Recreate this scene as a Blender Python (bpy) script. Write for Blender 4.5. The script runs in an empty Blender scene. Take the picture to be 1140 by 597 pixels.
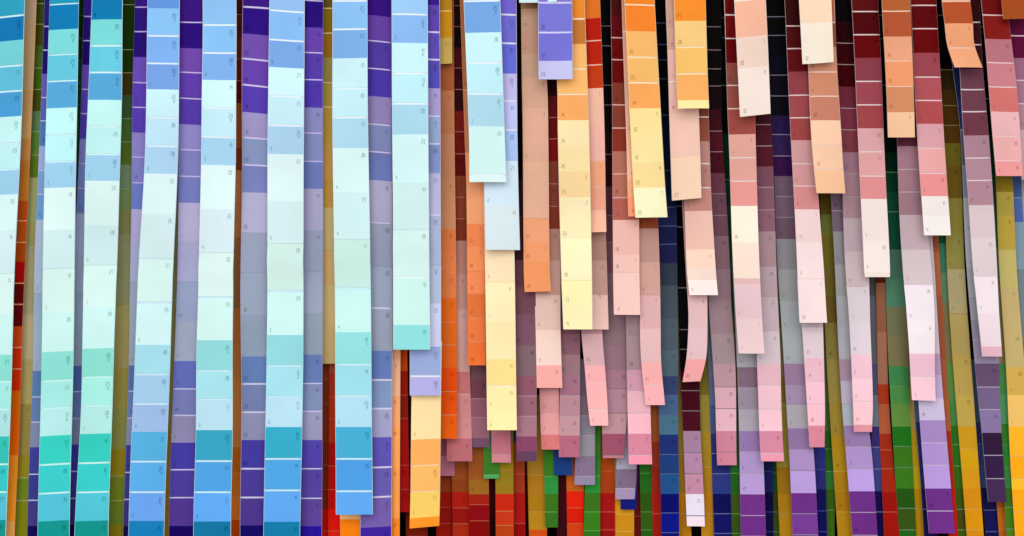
# Hanging paint colour strips: a close-up of a curtain of paint sample strips.
import bpy, math, random
from mathutils import Vector

C = bpy.context.scene.collection
F_PX, CX, CY = 1630.0, 570.0, 298.5          # focal length and centre measured in photo pixels (1140 x 597)
PITCH = math.radians(6.0)
CAM = Vector((0.0, -2.0, 1.45))
GAP = 0.013                                   # distance between one row of strips and the next, metres
CP, SP = math.cos(PITCH), math.sin(PITCH)
ALBEDO = 0.83

def at(px, py, Y):
    """point on the upright plane y=Y that stands at photo position px,py"""
    dx, dz = (px - CX) / F_PX, -(py - CY) / F_PX
    d = Vector((dx, CP - dz * SP, SP + dz * CP))
    return CAM + d * ((Y - CAM.y) / d.y)

def lin(v):
    return v / 12.92 if v <= 0.04045 else ((v + 0.055) / 1.055) ** 2.4

def hex_srgb(h):
    return [int(h[i:i + 2], 16) / 255 for i in (0, 2, 4)]

def dye(h, layer):
    """the printed colour of a swatch: a touch duller than noted, the violets a little bluer"""
    r, g, b = hex_srgb(h)
    if b > 1.3 * g and layer <= 3 and .3 < r / b < .76: r *= .94; g *= 1.05
    if b > r + .15 and g > r and b > .85: r += (g - r) * .14          # sky blues
    if min(r, g, b) > .74 and g >= b: r *= .975; g *= .97; b *= 1.0   # near whites
    if g > b > r + .2: b += (g - b) * .4                              # sea greens
    if layer >= 4 and max(r, g, b) - min(r, g, b) > .35: r *= .94; g *= .94; b *= .94
    y = .3 * r + .59 * g + .11 * b
    k = .13 if r > b > g and g > .35 else 0.0 if max(r, g, b) < .24 else .10 if min(r, g, b) > .43 else .04
    return [v + (y - v) * k for v in (r, g, b)]

# ---------------------------------------------------------------- materials
def node_mat(name):
    m = bpy.data.materials.new(name); m.use_nodes = True
    nt = m.node_tree; nt.nodes.clear()
    out = nt.nodes.new('ShaderNodeOutputMaterial')
    bs = nt.nodes.new('ShaderNodeBsdfPrincipled')
    nt.links.new(bs.outputs[0], out.inputs[0])
    return m, nt, bs

def paint_material(name, rough, spec, gain=1.0, mottled=True):
    m, nt, bs = node_mat(name)
    N, L = nt.nodes.new, nt.links.new
    oi = N('ShaderNodeObjectInfo')
    tc = N('ShaderNodeTexCoord')
    col = oi.outputs['Color']
    geo = N('ShaderNodeNewGeometry')
    if mottled:
        n1 = N('ShaderNodeTexNoise'); n1.inputs['Scale'].default_value = 9.0; n1.inputs['Detail'].default_value = 3
        n2 = N('ShaderNodeTexNoise'); n2.inputs['Scale'].default_value = 420.0; n2.inputs['Detail'].default_value = 2
        L(geo.outputs['Position'], n1.inputs['Vector']); L(geo.outputs['Position'], n2.inputs['Vector'])
        r1 = N('ShaderNodeMapRange'); r1.inputs['From Min'].default_value = .3; r1.inputs['From Max'].default_value = .7
        r1.inputs['To Min'].default_value = 0.93 * gain; r1.inputs['To Max'].default_value = 1.05 * gain
        L(n1.outputs['Fac'], r1.inputs['Value'])
        r2 = N('ShaderNodeMapRange'); r2.inputs['From Min'].default_value = .25; r2.inputs['From Max'].default_value = .75
        r2.inputs['To Min'].default_value = 0.985; r2.inputs['To Max'].default_value = 1.015
        L(n2.outputs['Fac'], r2.inputs['Value'])
        mu = N('ShaderNodeMath'); mu.operation = 'MULTIPLY'
        L(r1.outputs[0], mu.inputs[0]); L(r2.outputs[0], mu.inputs[1])
        # a slight change of ink from one printed swatch to the next
        rr = N('ShaderNodeMapRange'); rr.inputs['To Min'].default_value = 0.975; rr.inputs['To Max'].default_value = 1.02
        L(oi.outputs['Random'], rr.inputs['Value'])
        m2 = N('ShaderNodeMath'); m2.operation = 'MULTIPLY'
        L(mu.outputs[0], m2.inputs[0]); L(rr.outputs[0], m2.inputs[1])
        sc = N('ShaderNodeVectorMath'); sc.operation = 'SCALE'
        L(col, sc.inputs[0]); L(m2.outputs[0], sc.inputs['Scale'])
        L(sc.outputs[0], bs.inputs['Base Color'])
        bp = N('ShaderNodeBump'); bp.inputs['Strength'].default_value = 0.02; bp.inputs['Distance'].default_value = 0.0006
        L(n2.outputs['Fac'], bp.inputs['Height']); L(bp.outputs[0], bs.inputs['Normal'])
    else:
        sc = N('ShaderNodeVectorMath'); sc.operation = 'SCALE'; sc.inputs['Scale'].default_value = gain
        L(col, sc.inputs[0]); L(sc.outputs[0], bs.inputs['Base Color'])
    bs.inputs['Roughness'].default_value = rough
    bs.inputs['Specular IOR Level'].default_value = spec
    return m

M_SWATCH = paint_material('painted_swatch', 0.45, 0.02)
M_INK = paint_material('printed_ink', 0.6, 0.02, gain=0.55, mottled=False)
M_PAPER = paint_material('card_paper', 0.7, 0.02, mottled=False)

# ---------------------------------------------------------------- mesh helpers
def link(name, me, parent, colour):
    o = bpy.data.objects.new(name, me); C.objects.link(o); o.parent = parent
    o.color = (*colour, 1.0)
    return o

def mesh(name, verts, faces, mats, mat_idx=None):
    me = bpy.data.meshes.new(name)
    me.from_pydata(verts, [], faces)
    for m in mats: me.materials.append(m)
    me.polygons.foreach_set('use_smooth', [True] * len(faces))
    if mat_idx: me.polygons.foreach_set('material_index', mat_idx)
    me.update()
    return me

SEG = {'a': ((0, 0), (1, 0)), 'b': ((1, 0), (1, .5)), 'c': ((1, .5), (1, 1)), 'd': ((0, 1), (1, 1)),
       'e': ((0, .5), (0, 1)), 'f': ((0, 0), (0, .5)), 'g': ((0, .5), (1, .5))}
DIG = {'0': 'abcdef', '1': 'bc', '2': 'abged', '3': 'abgcd', '4': 'fgbc', '5': 'afgcd', '6': 'afgedc', '7': 'abc',
       '8': 'abcdefg', '9': 'abcdfg', '-': 'g'}

def strokes(text, x, y, w, h, t):
    """thin bars of printed digits: list of (x0,y0,x1,y1) in photo pixels, text set left to right"""
    out = []
    for k, ch in enumerate(text):
        ox = x + k * w * 1.55
        for s in DIG[ch]:
            (ax, ay), (bx, by) = SEG[s]
            x0, y0, x1, y1 = ox + ax * w, y + ay * h, ox + bx * w, y + by * h
            out.append((x0 - t / 2, y0 - t / 2, x1 + t / 2, y1 + t / 2))
    return out

# ---------------------------------------------------------------- one strip
class Strip:
    def __init__(s, label, layer, code, path, cells, seed):
        s.label, s.layer, s.code, s.path, s.cells = label, layer, code, path, cells
        s.r = random.Random(seed); r = s.r
        s.Y = layer * GAP
        s.end = cells[-1][1] if cells[-1][2] == 'e' else None
        s.bow = [(r.uniform(-1, 1) * 0.0016, r.uniform(150, 420), r.uniform(0, 6.28)) for _ in range(3)]
        s.cup = r.uniform(-1, 1) * 0.0016
        s.twist = (r.uniform(-1, 1) * 0.0026, r.uniform(220, 500), r.uniform(0, 6.28))
        s.curl = r.uniform(-0.002, 0.009)
        s.joins = [(c[1], r.uniform(0.5, 1.0)) for c in cells if c[2] == 'j']
        s.bottom = s.end if s.end is not None else 665
        s.top = min(-60, path[0][0]) if path[0][0] <= 0 else path[0][0]

    def row(s, y):
        p = s.path
        if y <= p[0][0] or len(p) == 1:
            a, b = p[0], p[1]
            i = 0
        elif y >= p[-1][0]:
            i = len(p) - 2
        else:
            i = max(k for k in range(len(p) - 1) if p[k][0] <= y)
        a, b = p[i], p[i + 1]
        t = (y - a[0]) / (b[0] - a[0])
        if len(p) == 2 or not 0 <= t <= 1:
            return [a[k] + (b[k] - a[k]) * t for k in (1, 2)] + [a[3] + (b[3] - a[3]) * min(1, max(0, t))]
        def tan(j, k):
            if j == 0: return (p[1][k] - p[0][k]) / (p[1][0] - p[0][0])
            if j == len(p) - 1: return (p[-1][k] - p[-2][k]) / (p[-1][0] - p[-2][0])
            return (p[j + 1][k] - p[j - 1][k]) / (p[j + 1][0] - p[j - 1][0])
        d = b[0] - a[0]
        h00, h10, h01, h11 = 2*t**3 - 3*t**2 + 1, t**3 - 2*t**2 + t, -2*t**3 + 3*t**2, t**3 - t**2
        xs = [h00 * a[k] + h10 * d * tan(i, k) + h01 * b[k] + h11 * d * tan(i + 1, k) for k in (1, 2)]
        return xs + [a[3] + (b[3] - a[3]) * t]

    def relief(s, u, y):
        z = sum(a * math.sin(6.283 * y / l + f) for a, l, f in s.bow)
        z += s.cup * (4 * (u - .5) ** 2)
        z += s.twist[0] * (u - .5) * 2 * math.sin(6.283 * y / s.twist[1] + s.twist[2])
        for yj, k in s.joins:                         # the paper springs out a little below each glued join
            q = y - yj - 20
            z += (0.0046 if s.layer < 0.5 and s.code == 'R' and s.path[0][1] > 210 else 0.0012) * k * math.exp(-(q / 15.0) ** 2)
        if s.end is not None:
            q = max(0.0, 1 - (s.end - y) / 55.0)
            z += s.curl * q * q
        return z

    def pt(s, u, y, lift):
        xl, xr, sl = s.row(y)
        P = at(xl + (xr - xl) * u, y + sl * (u - .5), s.Y)
        P.y -= s.relief(u, y) + lift
        return P - s.origin

    def grid(s, u0, u1, y0, y1, lift, nu, ny):
        V = [s.pt(u0 + (u1 - u0) * i / nu, y0 + (y1 - y0) * j / ny, lift) for j in range(ny + 1) for i in range(nu + 1)]
        W = nu + 1
        Fc = [(j * W + i, (j + 1) * W + i, (j + 1) * W + i + 1, j * W + i + 1) for j in range(ny) for i in range(nu)]
        return V, Fc

    def build(s):
        xl, xr, _ = s.row(s.bottom)
        s.origin = Vector((0, 0, 0)); s.origin = at((xl + xr) / 2, s.bottom, s.Y)
        root = bpy.data.objects.new('paint_strip', None); C.objects.link(root)
        root.empty_display_size = 0.02
        root.location = s.origin
        root['label'] = s.label; root['category'] = 'paint strip'; root['group'] = 'paint colour strips hanging side by side'
        # split the run of swatches into printed cards at the joins
        cards, cur, y = [], [], s.top
        for c, y1, sep in s.cells:
            if y1 is None: y1 = s.bottom
            if y1 > y: cur.append((c, y, min(y1, s.bottom), sep)); y = y1
            if sep == 'j': cards.append(cur); cur = []
        if y < s.bottom: cur.append((s.cells[-1][0], y, s.bottom, ''))
        if cur: cards.append(cur)
        front = s.layer <= 2
        for k, cells in enumerate(cards):
            back = -0.0007 * k                          # each next card is glued behind the foot of the one above
            a, b = cells[0][1], cells[-1][2]
            av = [sum(hex_srgb(c[0])[i] for c in cells) / len(cells) for i in range(3)]
            lum = sum(av) / 3
            mx = max(av)                                 # the paper between two swatches carries a tint of their colour
            w_mix = min(.92, max(.45, 1.2 - (1 - min(av) / mx)))
            tint = [v / mx + (1 - v / mx) * w_mix for v in av]
            f = 0.16 if lum < 0.12 else 0.8 if front else 0.55 if s.layer < 4 else 0.4
            paper = [lin(v + (t - v) * f) * ALBEDO for v, t in zip(av, tint)]
            ny = max(2, int((b - a) / 4)); nu = 6
            V, Fc = s.grid(0, 1, a, b, back, nu, ny)
            n = len(V)
            V2 = [v + Vector((0, 0.0004, 0)) for v in V]
            Fb = [tuple(i + n for i in reversed(f)) for f in Fc]
            W = nu + 1
            rim = ([i for i in range(W)] + [j * W + nu for j in range(1, ny + 1)]
                   + [ny * W + i for i in range(nu - 1, -1, -1)] + [j * W for j in range(ny - 1, 0, -1)])
            Fs = [(rim[q], rim[(q + 1) % len(rim)], rim[(q + 1) % len(rim)] + n, rim[q] + n) for q in range(len(rim))]
            me = mesh('paint_card', V + V2, Fc + Fb + Fs, [M_PAPER])
            sh = [True] * (len(Fc) * 2) + [False] * len(Fs)
            me.polygons.foreach_set('use_smooth', sh)
            card = link('paint_card', me, root, paper)
            first = True
            for q, (c, y0, y1, sep) in enumerate(cells):
                rgb = dye(c, s.layer)
                xl, xr, _ = s.row((y0 + y1) / 2); w = xr - xl
                lw = (2.1 if w > 34 else 1.5) if front else 1.0
                if lum < 0.12: lw = 0.55
                t0 = y0 + (lw / 2 if q and cells[q - 1][3] == 'w' else 0)
                t1 = y1 - (lw / 2 if sep == 'w' else 0)
                inset = (0.5 if front and w > 33 and lum > 0.3 else (0.2 if front else 0.08)) / w
                ny = max(2, int((t1 - t0) / 4))
                V, Fc = s.grid(inset, 1 - inset, t0, t1, back + 0.0004, 6, ny)
                mi = [0] * len(Fc)
                if s.code != 'N' and y1 - y0 > 13 and y1 > -5 and lum > 0.10:
                    bars = s.marks(q, cells, y0, y1, w, first)
                    for (x0, b0, x1, b1) in bars:
                        u0, u1 = x0 / w, x1 / w
                        if u0 < inset + .02 or u1 > 1 - inset - .02 or b0 < t0 or b1 > t1: continue
                        i0 = len(V)
                        V += [s.pt(u0, b0, back + .00065), s.pt(u0, b1, back + .00065), s.pt(u1, b1, back + .00065), s.pt(u1, b0, back + .00065)]
                        Fc.append((i0, i0 + 1, i0 + 2, i0 + 3)); mi.append(1)
                me = mesh('swatch', V, Fc, [M_SWATCH, M_INK], mi)
                k_row_lift = ALBEDO * (1 + 0.075 * max(0, s.layer - 0.5) if s.layer < 4 else 1.16 if s.layer < 5 else 1.14)  # back rows lightened in colour to offset shade from strips in front
                link('swatch', me, card, [min(0.93, lin(v) * k_row_lift) for v in rgb])
                first = sep != 'w'
        return root

    def marks(s, q, cells, y0, y1, w, first):
        r = s.r
        num = r.choice(['28', '27', '23', '14', '17', '20', '25', '12'])
        last = cells[q][3] != 'w'
        tall = y1 - y0 > 36
        k = 1.0 if w > 33 else 0.8
        out = []
        if s.code == 'R':
            if r.random() < (.95 if w > 33 else .6):
                out += strokes(num, w - 4.6 - 3.2 * k, y0 + 6, 1.4 * k, 4.2 * k, 0.48 * k)
                if not tall and w > 33 and r.random() < .6:
                    out += strokes(r.choice('1234567'), w - 6.2, y0 + 11.5, 1.4, 2.8, 0.45)
            if last and r.random() < .7:
                out += strokes(r.choice('1247'), 3.6, y1 - 7.5, 1.2 * k, 3.8 * k, 0.5)
        else:
            if r.random() < .7:
                out += strokes(num[:1] if w < 33 and r.random() < .5 else num, 3.4, y1 - 8, 1.4 * k, 4.0 * k, 0.5 * k)
            if first and r.random() < .6:
                out += strokes(r.choice('1247'), w - 5.2, y0 + 4.5, 1.2 * k, 3.8 * k, 0.5 * k)
        return out

DATA = r"""
# LEFT FRONT
@ 0 R|long strip of teal, aqua and pale mint swatches cut off by the left edge
p 0 -7 28.5 -4; 149 -13 22.5 -3; 298 -19 17.2 -1; 447 -25 12 0; 597 -31 6 0
c 2a9fbf 19w 0e78b8 46 5fd6de 74w 4fc2e0 102w 4a98d8 130 c0fff6 160w b4f2f4 189w 8fd0ee 217 dcfff6 257 d8f6f2 305j dffff2 350 d0fff4 395 88e6d0 425w 98f2e4 456w a4eaea 486 34c8b4 517w 36ccc8 548w 3cc4da 579 0f9a8e
@ 0 R|narrow aqua strip, second of the wide pale front strips from the left edge
p 0 55.5 88 -2; 149 50 85 -1; 298 47.5 83 -1; 447 45 80.5 -2; 597 41 77 -2
c 1a98bb 5w 0a7bb8 33 62dcde 61w 50c8e0 90w 4aa0da 120 b8fff4 150w acf2f4 180w 8fcfee 209 e0fff4 256 d4f6f0 299j dcfff0 348 c8fff2 391.5 88e6ce 424w 98f2e4 454.5w a8ecea 485 32d0b8 517w 38d2d0 549w 3cc6dc 580 0f9a8e
@ 0 R|aqua and mint strip with teal lower swatches beside the dark green and olive strip
p 0 102 137 0; 149 96 134 0; 298 93 130 -1; 447 89 125 -1; 597 82.5 120 -1
c 0a7bb5 22 62dcdc 51w 52cae0 80.5w 4a9fda 111 bcfff4 141w b2f2f2 172w 92d0ee 201.5 e0fff4 251 d2f6f0 295j dcfff0 342 c8fff4 388 88e6cc 420w 98f4e0 452w a8eee8 483 32d2b8 515.5w 36d2ce 548w 3ac8da 580 0f9a8e
@ 0 R|sky blue to white strip between the olive strip and the wide purple strip
p 0 164 199.5 0; 149 162 199 1; 298 154 193 0; 447 148 187.5 0; 597 142.5 182.5 0
c 5f8fe0 9 82bafa 40w 78a8f6 71w 7098e8 100 c0f2fc 131.5w b4e6fa 163w a2d6f6 193.5 e0fbf6 238 d6f2ee 288j dcfff2 337w d0fff8 384 98e4f2 417w 98d0f2 450w 94bcea 481 48a8e2 514w 50a8ee 548w 68a0f6 580 1580c0
@ 0 R|wide pale blue strip just left of the thin rust orange sliver
p 0 225.5 263 0; 149 224.5 263 1; 298 221 260 0; 447 218 259 0; 597 215.5 257.5 0
c 80c4fa 27.5w 80b8fa 59w 78a6f0 89.5 c8fafc 121w b8ecfa 153w 9ad4f2 184 e4fff8 233 dcf4f2 281j dffaee 331w d8fff2 379 80dcde 413w 98e4ee 445w b0e4f4 479 34a8c8 513.5w 40a4e6 548w 58a4fa 580.5 1078a8
@ 0 R|wide pale blue strip between the purple and grey lilac strip and the gold strip
p 0 300 339 3; 149 298 338.5 1; 298 297.5 338 0; 447 296 337 0; 597 293 334 0
c 88c0f8 12.5w 80b4f8 45w 74a0ec 75.5 c8f6fc 107.5w bcecf8 140w a0d4f2 172 e4fff8 224 d8f4f0 271j d6f8e8 324w ccfff4 373 84e0e6 407.5w 98e4f2 442w b0e4f8 475.5 34b0d0 511w 40a8ea 546w 58a4fa 581 1080b0
@ 0 R|wide pale blue strip ending in a bright blue swatch near the bottom edge
p 0 370 409 0; 149 370 410 0; 298 372.5 412.5 0; 447 373 414 0; 573 374 415 0
c 88c0f8 1w 84b8fa 32.5w 78a8f0 65 c8fafa 99w bcf0fa 131w a4dcf4 165 dcfff8 214.5 d4f8f2 266.5j cef6e4 321w c4fff2 370 80e4e4 406w 90e4f2 441w a8e4fa 475.5 34b4de 511w 40a4ee 547w 5aa4fa 573e
@ 0 R|wide pale blue strip ending in a short turquoise swatch above a lavender end
p 0 436 476 0; 149 436.5 477 0; 298 437.5 478 0; 389.5 438 479 0
c 90ccfc 16w 84b0f4 48 c4fcfa 82w b4f0fa 116w a0dcf2 150 d8fff8 203 d6f8f2 255j d8faee 309w c8fff0 362 7ee4e4 389.5e
@ 0 R|pale aqua strip ending high up in front of the periwinkle strip at the centre
p 0 516 557 0; 149 522 562 0; 203 522.5 564 0
c 90c8fa 1w 6c9ee8 36 c4fcfa 70w b4f0fa 105w a4dcf0 141 d4fcf2 195w e0fcf4 203e
@ 1 R|periwinkle strip fading to pale ice blue, its end above a cream yellow strip
p 0 536 575 0; 149 538 576 0; 203 539 577 0; 279 540.5 579 0
c 7a5fd6 16w 7868d8 48w 6a68da 82 c4bcf2 112.5w bcc0f6 145w aab8f6 179.5 d0e6f6 229 d8e8ee 279e
@ 0 L|short violet strip with a pale lavender tip hanging at the top centre
p 0 599 637 0; 89 599.5 637.5 0
c 8a70dc 3w 8070dc 36w 7c6cdc 68 c4c4f2 89e
@ 0 N|pale cyan strip tip just showing at the top edge above the violet strip
p -60 577 619 0; 2.5 578 620 0
c c8f0f4 2.5e
# LEFT BACK
@ 2 N|tan strip turning orange, dark red then bright orange beside the left edge
p 0 14 41 -1; 149 10 35.5 -1; 298 3 28 0; 447 -2 23 0; 597 -8 17 0
c c4a080 22 c8a070 100 c89a60 155 c88444 179 c0742a 200 c47822 224 c04a10 246w c05010 270w b84808 291.5 b80808 315.5w 6a0808 339w 680810 363.5 d84810 387w e03008 411w e83000 435 ec6c00 458 f86800 507 ff9820 548 ff9a28 580 ffb060
@ 3 L|dark green strip fading through olive to khaki, second from the left edge at the back
p 0 27 52 0; 149 22 47 0; 298 13 40 0; 350 11 38 0; 447 9 36 0; 597 4 31 0
c 2f4a18 4w 3c4c10 27w 46480e 51 4c6c20 76w 456814 100w 4a5010 124 5f8450 147w 5a8034 173w 5c7a20 198 a0a468 247 a0a060 273j b0a878 350 c0b080 400 b8a868 450 a09048 507 a09020 532w 789020 557.5w 888c18
@ 2 R|navy to slate blue sliver hugging the left side of the second aqua strip
p 0 49.5 78 0; 149 45 72 0; 298 38 68 0; 447 35.5 62 0; 597 30.5 58 0
c 281878 29.5w 201070 56w 1c0c70 82.5 6a58b8 109w 5a5cb0 135w 5070b0 163 98a8d8 190w 8098d0 216.5w 7090c8 245 a8b8d0 327j 98aec8 413 5a78b0 442w 6878b0 470w 8088b0 498 403c98 528w 3c3890 557w 483888 585.5 140858
@ 2 L|thin indigo to grey blue strip showing between the second and third aqua strips
p 0 94 118 1; 149 89 114 1; 298 82 112 0; 447 76 106 0; 597 72 104 0
c 381890 19w 2c1080 46w 240878 73 7048c0 100w 6440b8 127w 5838b8 155 9080d0 182w 8888d0 210w 7a80cc 238 a8b0d4 284 a0acca 327j 98a8c4 407.5 5a68b4 436w 7478b8 466w 8888b4 495 403ca8 525w 483ca4 555w 483498 584 180870
@ 4 N|dark green sliver ending high up behind the thin indigo strip
p 0 78 98 0; 191 72 94 0
c 1c4018 17w 183c10 42w 1a4010 67w 1f5a28 92w 1f5a30 117w 205028 150w 1f4a28 191e
@ 3 L|broad dark green to olive strip between the third aqua strip and a violet strip
p 0 122 151 0; 149 118 149 0; 298 114 146 0; 447 111 143 0; 597 106 139 0
c 203c10 5.5w 1c3c0c 31 1e3e0c 55.5w 203c08 81w 4a3c10 106 3c6038 132w 4a7030 158w 5a7420 183.5 78946c 210w 7c9458 234 8c8c50 261 989868 340j b0a060 410 a89848 455 98984c 500 a08818 530w 7c8c20 557.5w 708828 584 908010
@ 2 L|violet to grey strip right of the broad olive strip
p 0 150 179 0; 149 147.5 176 0; 298 145 174 0; 447 142 172 0; 597 137.5 169 0
c 3c1488 8w 30107c 35.5w 280a78 64 7044b4 92.5w 6038b0 120w 5c38b0 148 9478c8 175w 8878c8 203.5w 7474c4 233 b0a8d8 269 a8acd0 314j 9ca8c0 407 5c6cac 435.5w 7078b0 465.5w 8484b0 495.5 3c3898 526w 40388c 556w 443080 585.5 140450
@ 1 L|leftmost of the broad purple strips, fading to lilac grey between two pale blue strips
p 0 200 230 0; 149 199 229 1; 298 197.5 228 0; 447 192 223 0; 597 188.5 220 0
c 401080 25w 30087c 54 7a44ac 81w 6838ac 110w 5c38ac 139 9a80cc 167w 8c7cc8 196.5w 7c78c4 226 b4acd4 269 a8a8d0 314j 98a4c8 358 9ca8c0 402 6868bc 433w 7c74b8 462.5w 9088b4 493 4838a4 523w 50389c 554w 583494 585.5 180464
@ 3 N|khaki sliver turning golden yellow left of the leftmost broad purple strip
p -60 181 203 0; 200 178 201 0; 447 174 196 0; 597 170 191.5 0
c 8c8460 150w 948c64 230 a09868 300 b0a060 400 b4a458 480 c89838 520w cc9c30 557w d8a020
@ 3 N|rust red to orange sliver right of a wide pale blue strip
p 0 246 274 0; 149 245 273 0; 298 243 272 0; 447 242 271 0; 597 240 270 0
c 5a1a20 16w 6a1c14 42 7c2810 65.5w 80200c 90w 78100c 115 b0581c 141w b0541c 165 8c3c14 190 d08048 227w c87c44 265 b07040 343j d07838 384 d47c3c 420 dc843e 498 d06c18 526w e07820 553w f08028 579 d84c0c
@ 1 L|purple and grey lilac strip just right of the rust red to orange sliver
p 0 270 305 3; 149 269 304 3; 298 268 303 0; 447 268 303 0; 597 267 302 0
c 401484 9w 300a80 39 7848ac 67w 6c3cac 96w 5c38b0 126 a094c8 154w 9090c4 184w 807cc0 214.5 b0acd0 259 98a0bc 303j 98a4bc 351 8c9cb4 397 6878b4 427.5w 7c7cb4 459w 9090b8 490 4838a4 522w 50389c 554w 543490 585 140868
@ 1 R|purple to grey strip touching the left edge of the gold to sand strip
p 0 328 360 1; 149 328 359.5 1; 298 327 359.5 0; 447 327 359 0; 597 326 358 0
c 3c1488 1w 280878 31 6c3cac 59w 5c38ac 89w 5434ac 120 9080c0 148w 8884c0 179.5w 7474b8 210 a8a4c8 256 949cb8 302j 98a4bc 348.5 8c9cb0 395 6c78b8 427w 8888bc 458w 9c98c0 490 5840b0 522w 5c40a4 555w 64409c 586 2810a0
@ 2 N|gold to sand strip ending partway down above red swatches
p 0 352 382 0; 149 351 382 0; 298 352 383 0; 405 352 385 0
c 6c5420 9.5w 8c6c10 37w a07018 64 a09048 92w b09840 119w c09840 160 c89848 200 c0923e 231.5 c8ae70 279j d0a868 318 d0b272 405e
@ 4 N|brick brown sliver turning bright red at the foot under the gold to sand strip
p 300 348 372 0; 447 348 372 0; 597 347 371 0
c b44a24 424 a83c1c 450w a03818 493 98301c 518w 943018 545w 902c14 567 e01808 591w e82010
@ 3 R|orange red strip with scarlet swatches partly behind the blue ended strip
p 340 367 394 0; 447 366.5 393 0; 597 365 391 0
c b04a24 415 b83414 442w c03410 467w c03010 493 b40c08 519w c00c08 545w c80c08 567 e81408 591w e82010
@ 2 R|short bright orange strip end showing below the blue ended strip
p 500 378 401 0; 597 379 402 0
c f8c078 578 ff8008
@ 1 R|violet to slate strip between the blue ended strip and the turquoise ended strip
p 0 405 435 3; 149 404 436 3; 298 403 437 1; 447 402 436.5 0; 597 400.5 436 -2
c 380c80 17.5 6c3ca4 46w 5838a4 77w 5034a8 108 9080b8 139w 8480b8 169.5w 7070b4 201 a8a4c4 248w 949cb4 296j 98a4bc 343w 9ca4bc 390.5 6c78bc 423w 8890c4 455w a4a0cc 487 6450b8 520.5w 7058b4 553.5w 7c58ac 587 4420a0
@ 1 R|lavender strip with a lilac end hanging above a cream and orange strip
p 0 455 489.5 1; 149 455.5 490.5 1; 298 456 491 0; 440.5 456.5 491 0
c 3c1488 5.5 6440b0 35.5w 6448b4 66w 5c48b8 98 a89cd4 129w a0a4d8 160w 8c90d0 193 b8b8e0 239.5w acb8d8 295j b0bcd8 338 ccd0f2 386 a0a4e0 419w b4b0ea 440.5e
@ 2 R|short golden strip ending near the top left of the dark red strip
p 0 481 503 0; 71.5 482 503.5 -1
c b07c18 12.5w c08410 42.5 c0a050 71.5e
@ 3 R|orange strip with terracotta top ending in vivid orange swatches left of centre
p -60 483 505 0; 149 483 506 0; 298 484 508 0; 447 484 509 0; 488.5 484 509 0
c a85830 101 c07850 149 c88460 200 c8885e 255 d87440 280 dc7844 305 d8743e 332 d86018 359w d86018 384w dc5c18 409.5 e04808 436w e04c08 462w e05808 488.5e
@ 3.6 R|near black strip turning dark red then dusty pink, left of the pale aqua top strip
p 0 487 514.5 0; 149 490 518 0; 298 493 520 0; 447 497 524 0; 513.5 497.5 526 0
c 2c0c0c 6w 1c0808 29.5w 100404 53 500c10 76w 380608 100w 2c0408 124 701410 147w 6c100c 171.5w 5c0808 196 803820 219.5w 803420 243.5w 7c2c18 268 b07868 305 b88478 344j c09088 414 b86868 439w c47c7c 466 cc8080 488.5 b86068 513.5e
@ 2.3 L|apricot strip with deep orange swatches ending below the pale aqua top strip
p 0 512 532 0; 149 517 536 0; 203 519 538 0; 298 520 540 0; 407 521 541 0
c b06840 100w c07850 170 e89868 249.5 e8804c 275 f08c54 302j ec8450 327 e07038 354w e8743c 380.5w e86c30 407e
@ 1.6 R|cream yellow strip with a plain end left of the mauve strips at the centre
p 200 538 571 0; 298 540 573 0; 447 542 575 0; 479 542.5 575.5 0
c f8dcb0 314j fce8b2 358 fce4a8 400 fbda86 430w fde6a0 456 fee8a0 479e
@ 4 R|dark mauve strip end squeezed between the dusty pink strip and the cream yellow strip
p 300 517 542 0; 447 519 544 0; 498 520 545 0
c 5c3440 385 704850 422 6c3c48 444w 8c5464 465w 945c6c 488 6c4864 498e
# BOTTOM LEFT-CENTRE
@ 5 N|rose pink strip end under the vivid orange strip
p 400 489 506 0; 530 490 506 0
c 90405a 480 a85068 508w c06c84 530e
@ 6 N|dark red strip at the bottom edge under the rose pink strip end
p 450 486 502 0; 597 486 503 0
c 8c3818 532 a04018 548 b01808 565w a81408 583w a81808
@ 5.6 R|brown strip with bright red lower swatches under the dusty pink strip end
p 450 502 522 0; 597 504 522.5 0
c a05824 500 a85020 534 a04818 548 c01c10 565.5w a81410 583w b82c10
@ 5 R|amber brown strip with crimson lower swatches left of the small green end
p 450 520 543 0; 597 523 545 0
c a85820 534 a86c20 550.5 b02010 562w 980810 580w 8c0808
@ 4.4 N|small green strip end above dark red swatches left of centre
p 430 537 556 0; 533 538.5 555.5 0
c 4c8848 500 3c8024 529w 48a058 533e
@ 4 N|pink strip end hanging just under the cream yellow strip
p 430 546 567 0; 515 547.5 569 0
c b06070 480 c06878 506w d07c88 515e
@ 5 R|olive strip with red lower swatches below the pink strip end
p 450 551 571 0; 597 552 572 0
c a08818 524w 98801c 537 a07c1c 550 d82810 569w d83818 585w c04010
@ 5.3 N|small navy strip end just right of the cream yellow strip
p 430 565 577 0; 492 566 577 0
c 283c6c 492e
@ 5.6 N|brown to red sliver at the bottom edge left of the gold and green strips
p 450 568 583 0; 597 571 585 0
c a84018 528w a83818 549 b01410 583w 980808
@ 1.8 R|long peach orange strip with print marks left of the narrow dark red strip
p 330 428 446 0; 447 428 445.5 0; 597 427 445 0
c f0a878 400 f8b488 440w f8a468 475 fca054 520 fc9c48 577 f88420
@ 3 R|narrow dark red strip with orange top, its end above blackness at lower left
p 330 438 453 0; 447 438 454 0; 570 438 456 0
c d04810 413 a81808 440w 901c10 466w a81410 492 b01010 518w b81010 545w a80c10 570e
@ 4 N|deep maroon sliver left of the cream and orange strip
p 330 446 466 0; 570 446 468 0
c 300808 460w 380a0c 520w 300808 570e
@ 1.3 R|cream and light orange strip ending in a deep orange swatch at lower left
p 380 460 492 -1; 447 458 491 -1; 547 457 490 -2; 587 456 489 -3
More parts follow.
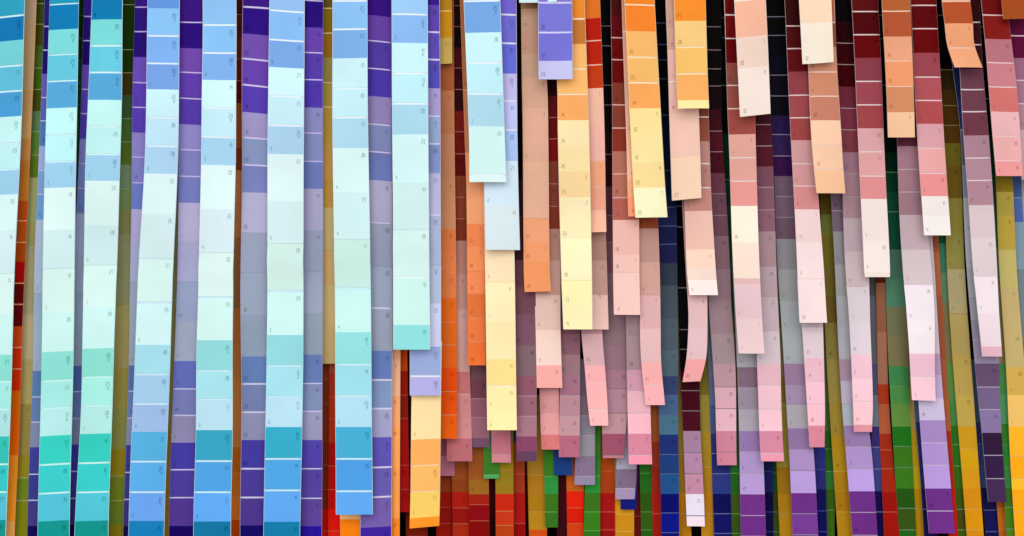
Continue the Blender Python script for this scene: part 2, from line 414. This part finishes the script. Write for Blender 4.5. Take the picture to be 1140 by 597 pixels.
c fcdc9c 489 fcac58 518w fcb860 547w fcd062 576 fc9420 587e
@ 4 N|dark brick strip at the bottom edge below the cream and orange strip
p 500 452 475 0; 597 452 476 0
c 601008 575 801c08 597w 601008
# CENTRE TOP
@ 2 L|long tan to apricot strip with a raised curling end right of the black gap
p 0 580 602 0; 90 581 609 0; 149 582 610.5 0; 298 583 612 0; 325 584 613.5 -1
c a07050 10 c09478 34 c49078 60 c89c80 87 d4a084 120 dca488 180 e6ac8e 243j f09c6e 270 f09868 292 f0945c 325e
@ 3 R|dark red strip fading to blush pink behind the tan to apricot strip
p 0 590 618 0; 90 592 620 0; 149 593 621 0; 298 594 624 0; 360 596 624 0; 432 597.5 626 0
c 240808 85 2c0808 107 600c0c 131w 680808 155w 780808 180 803828 205w 843c2c 230w 843424 255 b88478 290 c8988c 328j e0b8ac 368 ecc8bc 407 f0a098 432e
@ 1 L|long pale cream strip with orange top swatches, its end above two pink strips
p 0 612 651 0; 90 620 654 0; 149 621 656 0; 298 624.5 659 0; 367 627 659.5 0
c f08c28 21w c87830 49 f8b868 77w fcb868 105w f8a860 134 fce2a8 163 fbe0a0 191 fbd494 219.5 fdeab4 266 fef2bc 312j fef4b0 340 fdf2b4 367e
@ 2 L|red strip fading to peach tucked behind the right edge of the pale cream strip
p 0 638 668 -2; 149 643 673 -1; 259 645 675 -1
c e07020 21 b81808 46w b82008 73w c03810 99 f0b49c 140 f0b0a0 180 f0a078 208w f0a080 234w fcb898 259e
@ 3 R|dusty pink strip ending level with the pale cream strip
p 200 646 671 0; 259 648 674.5 0; 298 650 676 0; 367 651 677.5 0
c a07060 230 b08070 290 c49488 328j e8bcb0 367e
@ 4.2 R|long black strip turning dark mauve then plum, left of the blush strip
p 0 655 681 0; 149 662 684 0; 298 668 699 0; 400 669 700 0; 447 669.5 699 0; 510 671 694.5 0
c 060404 29w 060404 51w 050303 73 050303 95w 080404 117w 100408 147 240a10 172w 300c14 208 683444 240w 744450 270w 805060 305 886470 340 8c6c74 385 946c78 412 a87484 433w b07c8c 460w bc8890 483 984c64 507w c07080 510e
@ 2 L|dark red strip becoming pale blush with a square end right of the long black strip
p 0 680 708 0; 149 681.5 710 0; 298 682.5 712 0; 351 683 712.5 0
c 480c0c 17 600810 42w 680808 67w 680808 93 803828 117.5w 843c2c 143w 883020 168.5 b06c58 193.5w b46c58 220w b05c50 245 e8b0a4 284 f0bcb0 303j f4c4b8 351e
@ 0 L|orange to pale lemon strip with a bright tip hanging in front at centre
p 0 695 729 0; 149 702 737 0; 243 707 742.5 0
c f88420 5.5w f88428 35 fcb868 64w fcbc68 92.5w fca858 121 fce090 150 fce498 181 fcdc90 209 fefac0 243e
@ 1 L|peach strip sticking out left of the orange to pale lemon strip
p 0 692 722 0; 149 697 728 0; 242 699 730 0
c e8a078 35w f0a888 65 f0b090 110 f4b498 149 fcb890 200 f8a878 220 fc9868 242e
@ 4 R|black strip turning navy, slate then deep blue right of the peach strips
p 0 724 746 0; 149 730 752 0; 243 732 753 0; 298 732.5 754 0; 447 733.5 755 0; 597 736 756 0
c 050404 26w 050404 50w 040404 67w 040404 88w 040408 110 08081c 128w 0c1030 150 0c1434 190w 0c1c3c 231w 1c2450 252w 181c4c 272w 1c1c4c 293 303848 318 404c58 355 485662 390 4c606c 419 34406c 440w 405c80 462w 406880 484 1c2c6c 506w 1c3c7c 527.5w 20508c 550 080c68 571w 0c1488 593w 101070
@ 1 L|peach pink strip with a slanted end behind the yellow tipped orange strip
p 0 741 773 -2; 149 746 779 -3; 222 748 781 -3
c d09c88 30 d8a490 55 f0b8a8 90w f4bcac 125 f6c4b0 175 fcd2b2 222e
@ 0 L|orange and yellow strip with a thin lemon tip left of the broad black gap
p 0 750.5 786 0; 122 754 788.5 0
c f88c28 23 fccc78 52.5w fcc468 82.5w fcb060 113 fdf0a0 122.5e
@ 2 R|brown to blush strip with a white tip below the slanted peach pink end
p 60 754 787 0; 149 758 790 0; 222 762 792 0; 298 764.5 796.5 0; 329 767 799 0
c 702c20 110 803828 130w 8c4838 157 b88078 182w b87c70 209w c08074 235 ecb8a8 278 f6ccb4 299 fadac6 312 fdeadc 329e
@ 3 L|curving pink strip with a salmon tip hanging in front of a dark maroon strip
p 200 758 784 0; 300 763 787 0; 350 766 787.5 0; 380 765.5 787.5 0; 400 764 786 0; 425 760 780 -1
c c08888 270 c89090 300 d4a4a4 330 dcb0b0 366 e0b4b8 400 f09c9c 425e
@ 4 R|long maroon to rose grey strip with a pink end right of the curving pink strip
p 0 782 803 0; 122 785 803 0; 149 786 804 0; 298 788 812.5 0; 340 789 814 0; 400 793 818 0; 447 796 819.5 0; 518 798 820 0
c 0a0404 30w 0a0404 56w 0a0404 77w 0a0404 96w 180408 122 400c18 146w 501020 169w 4c0c1c 193 6c3848 216w 704454 240w 744858 263 8c6470 300 987480 335 9c7c84 372 a0888c 405 b88c98 431w d8a0ac 455w e0a8b4 480 cc7890 503.5w e08098 518e
@ 5 N|black strip passing into a dark green sliver behind the long maroon strip
p 0 789 811 0; 149 793 814 0; 298 800 819 0; 447 806 823 0; 500 806 823 0
c 040404 20w 040404 42w 040404 64 040404 95w 040804 149 083018 200w 0c3c20 230 0c4828 290 2c5840 350 6c6838 420 706c3c
@ 2 L|dark red strip turning salmon then cream pink, left of the olive sliver
p 0 806 840 0; 149 811 840.5 0; 298 816 846 0; 394 821 850.5 0
c 680c08 17w 700c0c 43w 640408 70 904c40 95w 984c40 121w 9c4840 150 e0a090 176w e09c90 202w e49088 229.5 fdecd0 270 fce0c8 310 e4b4b4 316 f0c8c8 355 f4d0cc 394e
@ 0 L|pale peach strip with a slanted end in front of the dark red and salmon strip
p -60 815 849 -3; 0 817.5 852 -3; 128 824 858.5 -4
c fce8c8 1 f8b494 41 fcdcc4 75 fce8d4 128e
@ 3.4 R|plum to soft pink strip with a rose end right of the salmon and cream strip
p 0 836 852 0; 127 838 857 0; 149 840 858.5 0; 298 842 864.5 0; 394 842.5 869 0; 447 844 870 0; 513 846 872 0
c 140408 60w 200810 110 40101c 139w 481420 163w 501420 186 744454 209w 7c5060 234w 845868 258 a07c84 297 b0949c 330j bca4ac 369 c8b4bc 405 dca8b4 429w e8b4c0 456w f0b8c4 480 d07c94 505w e88ca4 513.5e
@ 4.2 L|grey to purple strip emerging below the salmon and cream pink strip end
p 300 816 843 0; 447 821.5 848 0; 597 825 852.5 0
c 989498 370 a8a4ac 409 806478 432w 988898 456w a49ca8 480 9070a8 503w a88cc4 527w b090cc 550.5 6c2c80 574w 702c88 597w 702c88
# RIGHT
@ 4.2 L|black and dark violet strip fading to grey then purple, left of the pink ended strip
p 0 850 875 0; 149 859 884 0; 298 866 891 0; 447 875 902 0; 597 882.5 911 0
c 050404 19w 040404 40w 060410 62 08081c 84w 0c0818 107w 0c0814 129 281848 150w 301c4c 174w 341044 196.5 6c5468 219w 705868 242w 6c5060 266 8c888c 300 989898 335 a0a4a8 368 a4a8ac 405 987898 428.5w a088a8 450w a8a0a8 477 9070a0 500w a888c0 524w b898dc 549 6c2c84 572w 743890 595.5w 743890
@ 5 N|olive to golden sliver between two grey purple strips
p 0 838 858 0; 125 850 868 0; 298 856 873 0; 447 862 880 0; 597 868 884 0
c 080604 60w 100c06 110 404410 150 502c0c 187 54581c 200 6c5014 246 706c38 300 807038 340 706428 365 8c8050 420 887828 448 a08c30 520w a07010 550 b07c10 572w b07c10
@ 2 L|dark crimson strip turning blush with a white square end left of the olive strip
p 0 873 898 0; 149 880.5 907 0; 298 887.5 917 0; 360 889 919 0
c 380c0c 29.5w 500c10 54.5w 600c10 80 8c3c44 106w 984448 131w 984040 156 c89090 182w d09090 207w d48484 233 f4d4cc 270 f8dcd4 310.5j fae0d8 360e
@ 0 L|short cream strip with an ivory tip hanging at the top right of centre
p 0 889 925.5 -2; 71 892.5 928 -3
c fcd8b4 26 fdf0d4 71e
@ 1 L|terracotta to light peach strip hanging below the short cream strip
p 0 896 929 0; 70 900 932 0; 149 903 937 0; 216 908 940.5 0
c c06038 25w a04828 52 d89070 80w d08868 107w c87c64 134 fcc8a4 162w fcc8a0 188.5w fcc094 216e
@ 3 L|black and maroon strip turning grey pink then bright pink right of the light peach strip
p 0 928 953 0; 149 935 960 0; 216 938 962 0; 298 941 966.5 0; 360 945 968 0; 447 949.5 972 0; 481 951 971.5 0
c 080408 24 280408 48w 380408 72w 3c0408 97 6c2838 121w 783040 145w 7c3840 170 a07080 193w a47884 219w a8808c 243 b8a0a8 280 c4acb0 319j d0c0c8 359 d4c4cc 395 e8b4c4 421w f4bcc8 447w fcc0c8 473 e08c98 481e
@ 4 L|mauve grey strip with purple lower swatches right of the golden olive strip
p 150 921 946 0; 298 929 955 0; 447 937 964 0; 500 941 970 0; 597 949 977 0
c 5c4454 200w 705868 235w 745c6c 258 8c888c 295 989898 330 a4a4a8 365 a8a8b0 400 a08498 424w b0a4b8 450w a8acb8 474 9474a8 497.5w a888c4 522w b898e0 547 682c80 570.5w 702c88 596w 702c88
@ 3 L|grey pink strip end with a rose tip below the white square end
p 300 889 914 0; 447 898 918.5 0; 498 901 918 0
c c8b0b4 365 d8c0c8 399 e4acbc 425w f4b8c8 450w f4b4c0 474 d87c90 498e
@ 5 L|olive strip turning gold, left of the mauve grey strip with purple swatches
p 150 911 926 0; 298 916 932 0; 360 918 934 0; 447 923 940 0; 597 933 951 0
c 5c4c10 239 6c7030 262 746820 300 746428 330 705c20 359j 8c7c3c 400 988440 448 a88c34 485 b88c18 525w b88414 548 b07810 570w b88410
@ 6 N|dark green sliver left of the olive strip that turns gold
p 150 909 920 0; 298 912 926 0; 447 914 931 0; 597 917 929 0
c 1c4020 240 4c6830 290 6c7038 400 5c7c30 448 4c7838 480 2c6818 500w 2c6820 525w 347c34 545 3c6014 568w 3c6814
@ 5 N|navy strip end showing under the rose tip of the grey pink strip
p 440 896 918 0; 597 904 921 0
c 282c74 523w 282870 545 101050 569w 100c54 592w 100c54
@ 1.6 R|maroon to pink strip with a long cream white end above a slate strip
p 0 948 977.5 0; 149 955 984 0; 298 962 991 0; 308.5 963 991 0
c 5c0c10 13w 500408 39w 680408 65 8c3c48 91w 9c4450 117w a04448 143 e0a0a4 169w e09c9c 196w e48c8c 221.5 fce8dc 268 fcecdc 303 fbe8d8 308.5e
@ 4.4 N|black strip becoming forest green, then olive and bright green, behind the orange and peach strip
p 0 970 997 0; 149 979 1003 0; 298 986 1010 0; 447 991 1013 0; 597 1002 1020 0
c 040404 17w 040404 43w 040404 68 040404 95w 040804 125 04180c 170 062818 192w 083820 214 0c4830 236w 0c4c34 278 487460 310 4c7c60 342 70704c 375 78704c 408 3c8448 430w 488840 450 5c8838 475 1c6c18 497w 387818 520.5w 387818 544 205010 566w 345010 590w 1c6014
@ 0 L|orange strip with peach lower swatches hanging in front of the black gap at upper right
p 0 981.5 1013 0; 75 986 1016.5 0; 153 988.5 1018.5 0
c b86030 12.5w b85430 40.5 f0a078 67.5w f09868 96w d88c60 125 fcc498 153e
@ 2.4 R|mauve strip turning white pink with a bright pink end right of the forest green strip
p 60 994 1020 0; 140 998 1025 0; 298 1005 1037 0; 350 1009 1040 0; 400 1013 1041 0; 446 1015.5 1042 1
c 502030 110 5c2838 163 a47484 188.5w a47480 213.5w a07480 239 c0a4ac 278 d0bcc0 317j ecdce4 358 f0e0e4 394 f0b8cc 420w fcc4d4 446e
@ 1 R|crimson to rose strip with an ivory end right of the orange and peach strip
p 0 1014 1042.5 0; 149 1021 1051 0; 262 1029 1059 0
c 680c08 6w 600408 32w 6c0408 59 9c4450 86w b05058 112w b44c50 138 e4a0a8 165w f0a4a4 193w f49090 218.5 fcf0e4 240 fdf4e8 262e
@ 4 R|black and brown strip turning olive then golden yellow near the right edge
p 0 1036 1055 0; 78 1045 1063 0; 149 1050 1068 0; 298 1054 1074 0; 447 1064 1084 0; 597 1076 1095 0
c 080404 17w 060404 42 0c0804 78w 30240c 100 442c0c 118w 4c2c08 140w 54340a 160 6c6018 185 6c5414 221 8c8034 262 8c8440 300 a8986c 349j b8a05c 395 c0a050 440 c8a84c 475 d89c18 500w e0a410 522 e09c14 544 dc8c10 567w e09408 590w d88c10
@ 4 N|rust orange sliver right of the mauve and white pink strip
p 180 1030 1041 0; 298 1037 1046.5 0; 447 1045 1055.5 0; 597 1056 1067 0
c a05030 280 b06038 330 a85438 400 b05c38 447 b86034 480 b03014 520 b8280c 545 c81c10
@ 4.6 R|deep green strip turning sage, olive and leaf green left of the golden yellow strip
p 180 1035 1056 0; 298 1042 1065 0; 447 1051 1073 0; 597 1062 1080 0
c 0c5030 271 387858 304 5c8464 337 80784c 370 847c50 404 5c9444 447 4c9048 474 2c7820 495w 308020 519w 387818 544 3c5c10 567w 484c14 590w 406014
@ 3.4 L|lavender strip with deep purple foot below the bright pink end
p 200 1008 1033 0; 298 1014 1040 0; 380 1019 1045 0; 447 1022 1050 0; 594 1034 1063 0
c c0b0bc 300 c4b8c4 350 c8b8c4 394 b090b4 418w b8a0c8 443w c4b4d4 468 a080bc 493w a888c8 518w b490d8 544 682c80 569w 6c2c84 594e
@ 5 N|golden strip left of the lavender strip with deep purple foot
p 380 1007 1023 0; 447 1010 1026 0; 597 1018 1034 0
c c0a058 430 c8a858 478 d8a818 497w dcac18 520w e0b414 544 d89c10 566w d89c10
@ 4 N|navy sliver against the left edge of the lavender strip with deep purple foot
p 380 1014 1030 0; 447 1018 1034 0; 597 1029 1044 0
c 404c6c 470 1c2458 545 141044 567w 141044
@ 0 L|orange strip with a curled peach end at the upper right
p -60 1047 1078 0; 0 1049.5 1081 0; 25 1052 1083.5 0; 50 1054 1084.5 0; 76.5 1061 1092.5 0
c f8b080 1w b85028 26 f8a070 54w fca878 76.5e
@ 1.6 R|dark maroon to mauve strip with a white pink end below the curled peach end
p 0 1063 1090 0; 77 1068 1094 0; 149 1072.5 1100 0; 220 1078 1105 0; 298 1083 1109.5 0; 340 1087 1111.5 0; 397 1093 1116 0
c 30080c 25w 380c14 50w 3c0c14 77 6c3c4c 100w 703c4c 124.5w 703848 151 b08090 176w b48494 201w b48090 228.5 d8c0c4 265 dcc8cc 307.5j f0dce4 349 f0d8e0 386 e8b0bc 397e
@ 3 R|grey strip with dark violet end near the lower right edge
p 60 1058 1082 0; 150 1069 1092 0; 298 1076 1100 0; 397 1084 1111.5 0; 447 1089 1113 0; 482 1093 1115 0; 559 1100 1120 0
c 1c2050 110 282c68 145w 5c5c78 185w 7c84a0 220 a0a4ac 260 a4a4ac 298 989ca4 330w 90909c 355w 8c8498 379w 90809c 405 604868 431w 705c80 456w 806c98 482 301838 507w 341c44 533w 402850 559e
@ 1 R|red to bright pink strip ending high beside the right edge
p 0 1092 1121 0; 45 1095.5 1126 0; 100 1099.5 1132 0; 149 1104 1136 0; 196 1109 1139 0
c 701010 17w 8c1c18 44 c0707c 70.5w d47c84 97.5w d4706c 125 f4b4b8 152w f8b0b0 179w fc9c9c 196e
@ 4 R|black strip turning deep green then leaf green, second from the right at the bottom
p 0 1076 1096 0; 100 1087 1105 0; 149 1091 1110 0; 298 1104 1121 0; 447 1111 1127 0; 597 1121 1136 0
c 040404 30w 040404 60 040404 110w 041008 150 084024 195 0c5030 240 286848 275 4c8458 310 8c8450 360 988c50 405 509850 440 58a064 472 3c8c28 495w 348c34 520w 3c8c40 543 407818 565w 447c14 589w 4c8414
@ 3.4 R|khaki strip turning bright orange yellow at the bottom right corner
p 120 1102 1120 0; 180 1107 1125 0; 298 1113 1132 0; 447 1121 1143 0; 597 1130 1151 0
c 806814 214 a08c38 240 b09438 278 b8a860 320 b8a068 370 bca468 409 c8a048 440 e8b860 475 f8ac20 508w f8a010 533w f8b420 545 f09c10 570w f09c10
@ 4 N|slate blue strip at the right edge below the bright pink end
p 120 1116 1133 0; 170 1120 1136 0; 298 1126 1143 0; 447 1132 1149 0; 520 1134 1150 0
c 3c5488 220w 48609c 247 7890a0 300 6c7c84 380 587080 430 506478 520e
@ 5 N|pale grey strip cut off by the right edge below the bright pink end
p 120 1125 1150 0; 298 1135 1160 0; 447 1142 1165 0
c a09098 200 a8a4ac 250 a0a4ac 300 98a0a8
@ 2 R|plum and mauve strip cut off by the right edge near the top
p 0 1118 1148 0; 100 1129 1160 0; 149 1134 1164 0; 196 1137 1168 0
c 4c0c2c 15w 5c1038 40w 580c34 65 98607c 90w a06c80 116w b07c88 145 d0a0a8 200e
@ 0 N|rust orange strip end in the top right corner
p -60 1111 1143 0; 22 1116 1148 0
c b8541c -5w a44a1c 22e
@ 5 N|small orange strip at the bottom right below the dark violet end
p 500 1104 1116 0; 597 1112 1124 0
c b86018 565 c86c18 590w c06418
@ 5.4 N|navy strip left of the dark violet end near the bottom right
p 400 1080 1099 0; 500 1087 1105 0; 560 1094 1110 0; 597 1097 1112 0
c 485c78 470 2c3874 494w 384c84 519w 3c5088 543 181850 568w 181858 592w 141450
# CENTRE BOTTOM
@ 2.6 R|dusky mauve strip with a plum end right of the cream yellow strip
p 200 567 592 0; 298 571 595 0; 380 573 598 0; 447 574 597.5 0; 513 575.5 597.5 0
c 200c10 240 3c1820 290 603840 320 704450 350 785060 385 806068 418 8c5464 441w 986070 463.5w a87080 486 844060 502.5 603c58 513.5e
@ 4 L|salmon pink strip end hanging below the blush pink strip with a coral end
p 350 598 621 0; 500 602.5 623 0
c b87478 420 c88488 434 d89090 460w e89898 484 e87878 500.5e
@ 3.8 R|dusty mauve strip with a rose end below the long pale cream strip
p 280 625 648 0; 360 624 646 0; 447 623 645.5 0; 509 622 645 0
c 643840 340 704450 372 805460 395 906870 417 9c6478 441w b07c88 464w bc8890 485 b05c74 509e
@ 3.3 L|slanting pink strip with a light salmon end left of the mauve plum strip
p 300 641 667 0; 340 645 669 0; 380 648 671 0; 410 651 673.5 0; 447 654 676 0; 474 657 677 0
c b07c84 340 b48088 372 d0a0a4 407 f0a0a4 425w f8a8a8 455w fcacac 474e
@ 4.6 L|slate grey strip with a mauve end below the slanting pink strip
p 400 644 663 0; 500 641 662.5 0; 540 639.5 662.5 0
c 786474 440 806c7c 463w 888090 485w 8c8890 508 806c88 530.5w 9080a0 540e
@ 5 N|small royal blue strip end below the dusty mauve strip with a rose end
p 440 614 636 0; 529 617 637 0
c 1c2c60 500 183c80 529e
@ 5.4 N|bright green strip end left of the small royal blue end
p 440 604 622 0; 587 607 621 0
c 3c8020 530.5w 2c9440 550 387018 570w 346c18 587e
@ 6 N|golden brown strip at the bottom edge below the dusky mauve strip with a plum end
p 440 585 609 0; 597 589 609 0
c b08828 500 b08020 529w b87c18 552 b88010 570w c08818 590 e05010
@ 6 N|orange strip with scarlet lower swatches at the bottom edge below the royal blue end
p 440 629 650 0; 597 631.5 650 0
c c86020 529w d06018 547 f02008 565.5w e81c08 583w e04010
@ 6.4 N|dark wine red sliver at the bottom edge left of the scarlet swatches
p 440 617 634 0; 597 620 633 0
c 3c0810 550 400810 575w 380810
@ 5.6 N|leaf green strip at the bottom edge below the slate grey strip with a mauve end
p 400 654 669 0; 597 650 668 0
c 487038 475 3c8028 505 308c30 530w 2c9434 549 387018 570w 388418 591w 2c7018
@ 6 N|rust brown strip turning red at the bottom edge left of the golden yellow end
p 400 662 682 0; 597 667 685 0
c b06030 495 b84810 525w b04010 549 b01410 570w a81010 590w a01010
@ 6 N|golden yellow strip at the bottom edge below the small navy end
p 440 682 706 0; 597 684 706 0
c c8a048 540 e8a018 573w d89014 592w d08c14
@ 5 L|lavender grey strip end with a dark mauve swatch below the mauve plum strip
p 400 693 711 0; 522 686 709 0; 556 685 707 0
c 948088 440 9c8890 470 a898a8 500 a8a0b8 522w 7c6880 544w a48cb4 556e
@ 5.4 N|small navy strip end below the lavender grey end near the bottom
p 480 689 712 0; 567 691 708.5 0
c 20286c 545 101c78 567.5e
@ 2.6 L|blush strip with a bright salmon end hanging left of the slate and deep blue strip
p 200 707 731 0; 298 712 734.5 0; 370 712.5 735.5 0; 403 714 736 0; 451 719 740.5 0
c 803420 235 904028 254.5 b8887c 292 c89488 328.5j d8a4a4 366 e0b0b0 403.5 f8a8a8 428.5w f8a8ac 451e
@ 3.4 L|pink strip with a rose end hanging left of the rust sliver near the bottom centre
p 300 696 720 0; 447 698.5 724 0; 517 700 726 0
c 907078 340 987880 375 a08088 412 c88ca0 436w e0a4b0 460w f0acb8 483 d07890 507w ec88a0 517e
@ 5.6 N|dark green strip at the bottom edge below the pink strip with a rose end
p 440 710 729 0; 597 714 729 0
c 2c6c20 527w 246818 549 305810 570w 305c10 590w 206014
@ 5 N|rust brown sliver left of the deep blue strip
p 400 722 736 0; 597 727 738 0
c b05828 492 a83820 520 a02818 548 b01c10 572w a81810
@ 6.4 N|dark brick red sliver at the bottom edge right of the small navy end
p 480 704 716 0; 597 704 717 0
c 701410 550 801810 575w 701410
@ 5 N|khaki to gold sliver right of the slate and deep blue strip
p 180 748 758 0; 298 750 757 0; 447 752 761 0; 597 754 770 0
c 302c14 250 5c5030 298 807038 360 987838 420 a08038 470 a08428 510 a07818 548 c07c10 572w c07c10
@ 4.4 R|black strip ending in maroon, mauve and pale lilac swatches below the curving pink strip
p 0 738 758 0; 150 748 770 0; 298 754 776 0; 425 757.5 779 0; 480 760 780 0; 550 763 783 0; 585 764 783.5 0
c 040404 60w 040404 120w 040404 180w 040404 205 040404 230w 040404 253w 040404 276 040404 298 040404 320.5w 040404 343 040404 367w 040404 389w 100408 412 380814 435w 400818 457.5w 480c1c 480 a07898 504w b07ca0 527.5w c0809c 550 e0d4e4 574w ecd4e0 585.5e
@ 5 N|olive to gold sliver left of the navy strip near the pink maroon end
p 350 773 791 0; 447 776 793 0; 597 781 796 0
c 706420 440 948030 480 a88420 520w b08018 548 c07c10 571w c88818
@ 4.6 N|slate to navy strip showing below the long maroon strip with a pink end
p 300 782 800 0; 400 788 810 0; 447 790 812 0; 597 795 815 0
c 5c6068 380 606878 420 505c7c 450w 404c74 483 282c68 505w 202868 527.5w 283478 550 0c0c50 572w 10105c 594w 10105c
@ 5 N|dark green strip at the bottom edge left of the grey to purple strip
p 440 809 827 0; 597 813 827 0
c 206020 527w 205818 550 344c10 572w 304c10 594w 304c10
@ 5.6 N|small navy strip at the bottom edge below the rose end of the plum strip
p 440 844 860 0; 597 848 861 0
c 141c50 525w 181c58 548 0c0838 570w 0c0c40 592w 0c0c40
@ 6 N|small dark green strip at the bottom edge left of the olive to golden sliver
p 440 856 869 0; 597 858 870 0
c 1c5c20 527w 1c5820 548 3c4c14 570w 3c5414 592w 3c5414
@ 4.7 N|brown to red strip left of the black gap below the cream white end
p 260 974 984 0; 447 978 990 0; 597 984 1001 0
c 58200c 315 905840 370 a06850 428 b03818 450 b85c38 483 a82c14 501w a42810 522w a82410 548 a01008 570w a81408
@ 5 N|slate to indigo strip right of the mauve grey strip with purple swatches
p 260 962 979 0; 310 964 981 0; 447 969 983 0; 597 973 990 0
c 54585c 330 60646c 405 4c5478 440 687888 475 342c70 498w 3c3c80 522w 3c4084 547 140c4c 570w 140c4c
# DEEP BACK
@ 7 N|deep red strip glimpsed at the bottom edge between two brown strips at lower centre left
p 450 498 514 0; 597 499 515 0
c 8c2c14 530 8c1010 560w 840c0c 590w 7c0c0c
@ 7 N|very dark maroon sliver at the bottom edge right of the amber brown strip
p 450 540 556 0; 597 541 557 0
c 40140c 530 4c0808 575w 300404
@ 7 N|dark wine sliver at the bottom edge between the red sliver and the golden brown strip
p 450 579 590 0; 597 581 591 0
c 5c2410 530 380606 575w 2c0404
@ 7 N|deep brown red strip at the bottom edge behind the leaf green strip
p 450 645 660 0; 597 646 661 0
c 8c3c14 540 981810 570w 901010
@ 7 N|dark rust strip glimpsed between the leaf green and rust brown strips at the bottom
p 450 676 692 0; 597 678 693 0
c 7c3814 530 7c140c 570w 701008
"""  # blush strip's swatch behind the tan strip's end is painted darker as its shadow

def parse(text):
    out, cur = [], None
    for line in text.strip().splitlines():
        if line.startswith('#') or not line.strip(): continue
        if line[0] == '@':
            head, label = line[2:].split('|')
            lay, code = head.split()
            cur = {'label': label.strip(), 'layer': float(lay), 'code': code}
        elif line[0] == 'p':
            cur['path'] = [tuple(float(v) for v in b.split()) for b in line[2:].split(';')]
        elif line[0] == 'c':
            toks, cells = line[2:].split(), []
            i = 0
            while i < len(toks):
                c = toks[i]
                if i + 1 < len(toks) and not (len(toks[i + 1]) == 6 and '.' not in toks[i + 1]):
                    v = toks[i + 1]; sep = v[-1] if v[-1] in 'wje' else ''
                    cells.append((c, float(v.rstrip('wje')), sep)); i += 2
                else:
                    cells.append((c, None, '')); i += 1
            cur['cells'] = cells
            out.append(cur)
    return out

for k, d in enumerate(parse(DATA)):
    Strip(d['label'], d['layer'], d['code'], d['path'], d['cells'], 100 + k * 7).build()

# ---------------------------------------------------------------- the dark space behind the curtain of strips
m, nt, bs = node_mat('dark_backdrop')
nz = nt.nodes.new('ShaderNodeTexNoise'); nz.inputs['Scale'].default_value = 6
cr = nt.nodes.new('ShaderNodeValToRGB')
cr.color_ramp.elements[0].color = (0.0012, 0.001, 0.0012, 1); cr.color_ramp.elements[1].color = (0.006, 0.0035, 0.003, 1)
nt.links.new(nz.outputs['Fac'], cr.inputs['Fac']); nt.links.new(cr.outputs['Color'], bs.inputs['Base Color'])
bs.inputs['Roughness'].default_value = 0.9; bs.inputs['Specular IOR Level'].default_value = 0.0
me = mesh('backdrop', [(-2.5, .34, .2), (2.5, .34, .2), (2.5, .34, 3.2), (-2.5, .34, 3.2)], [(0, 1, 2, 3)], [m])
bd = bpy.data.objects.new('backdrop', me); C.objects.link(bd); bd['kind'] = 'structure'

# ---------------------------------------------------------------- light
def area(name, loc, target, sx, sy, power, colour):
    l = bpy.data.lights.new(name, 'AREA'); l.shape = 'RECTANGLE'; l.size = sx; l.size_y = sy
    l.energy = power; l.color = colour
    o = bpy.data.objects.new(name, l); C.objects.link(o); o.location = loc
    o.rotation_euler = (Vector(target) - Vector(loc)).to_track_quat('-Z', 'Y').to_euler()
    return o
area('ceiling_light', (-0.4, -3.6, 2.75), (0, 0, 1.45), 4.4, 2.8, 110, (1.0, 1.0, 0.995))
w = bpy.data.worlds.new('World'); bpy.context.scene.world = w; w.use_nodes = True
w.node_tree.nodes['Background'].inputs[0].default_value = (1.0, 1.0, 1.0, 1)
w.node_tree.nodes['Background'].inputs[1].default_value = 0.68

# ---------------------------------------------------------------- camera
cam = bpy.data.cameras.new('camera'); co = bpy.data.objects.new('camera', cam); C.objects.link(co)
co.location = CAM; co.rotation_euler = (math.radians(90) + PITCH, 0, 0)
cam.sensor_width = 36; cam.lens = 36 * F_PX / 1140; cam.clip_start = 0.05; cam.clip_end = 50
sc = bpy.context.scene
sc.camera = co
sc.view_settings.view_transform = 'Standard'; sc.view_settings.look = 'None'
sc.view_settings.exposure = 0; sc.view_settings.gamma = 1
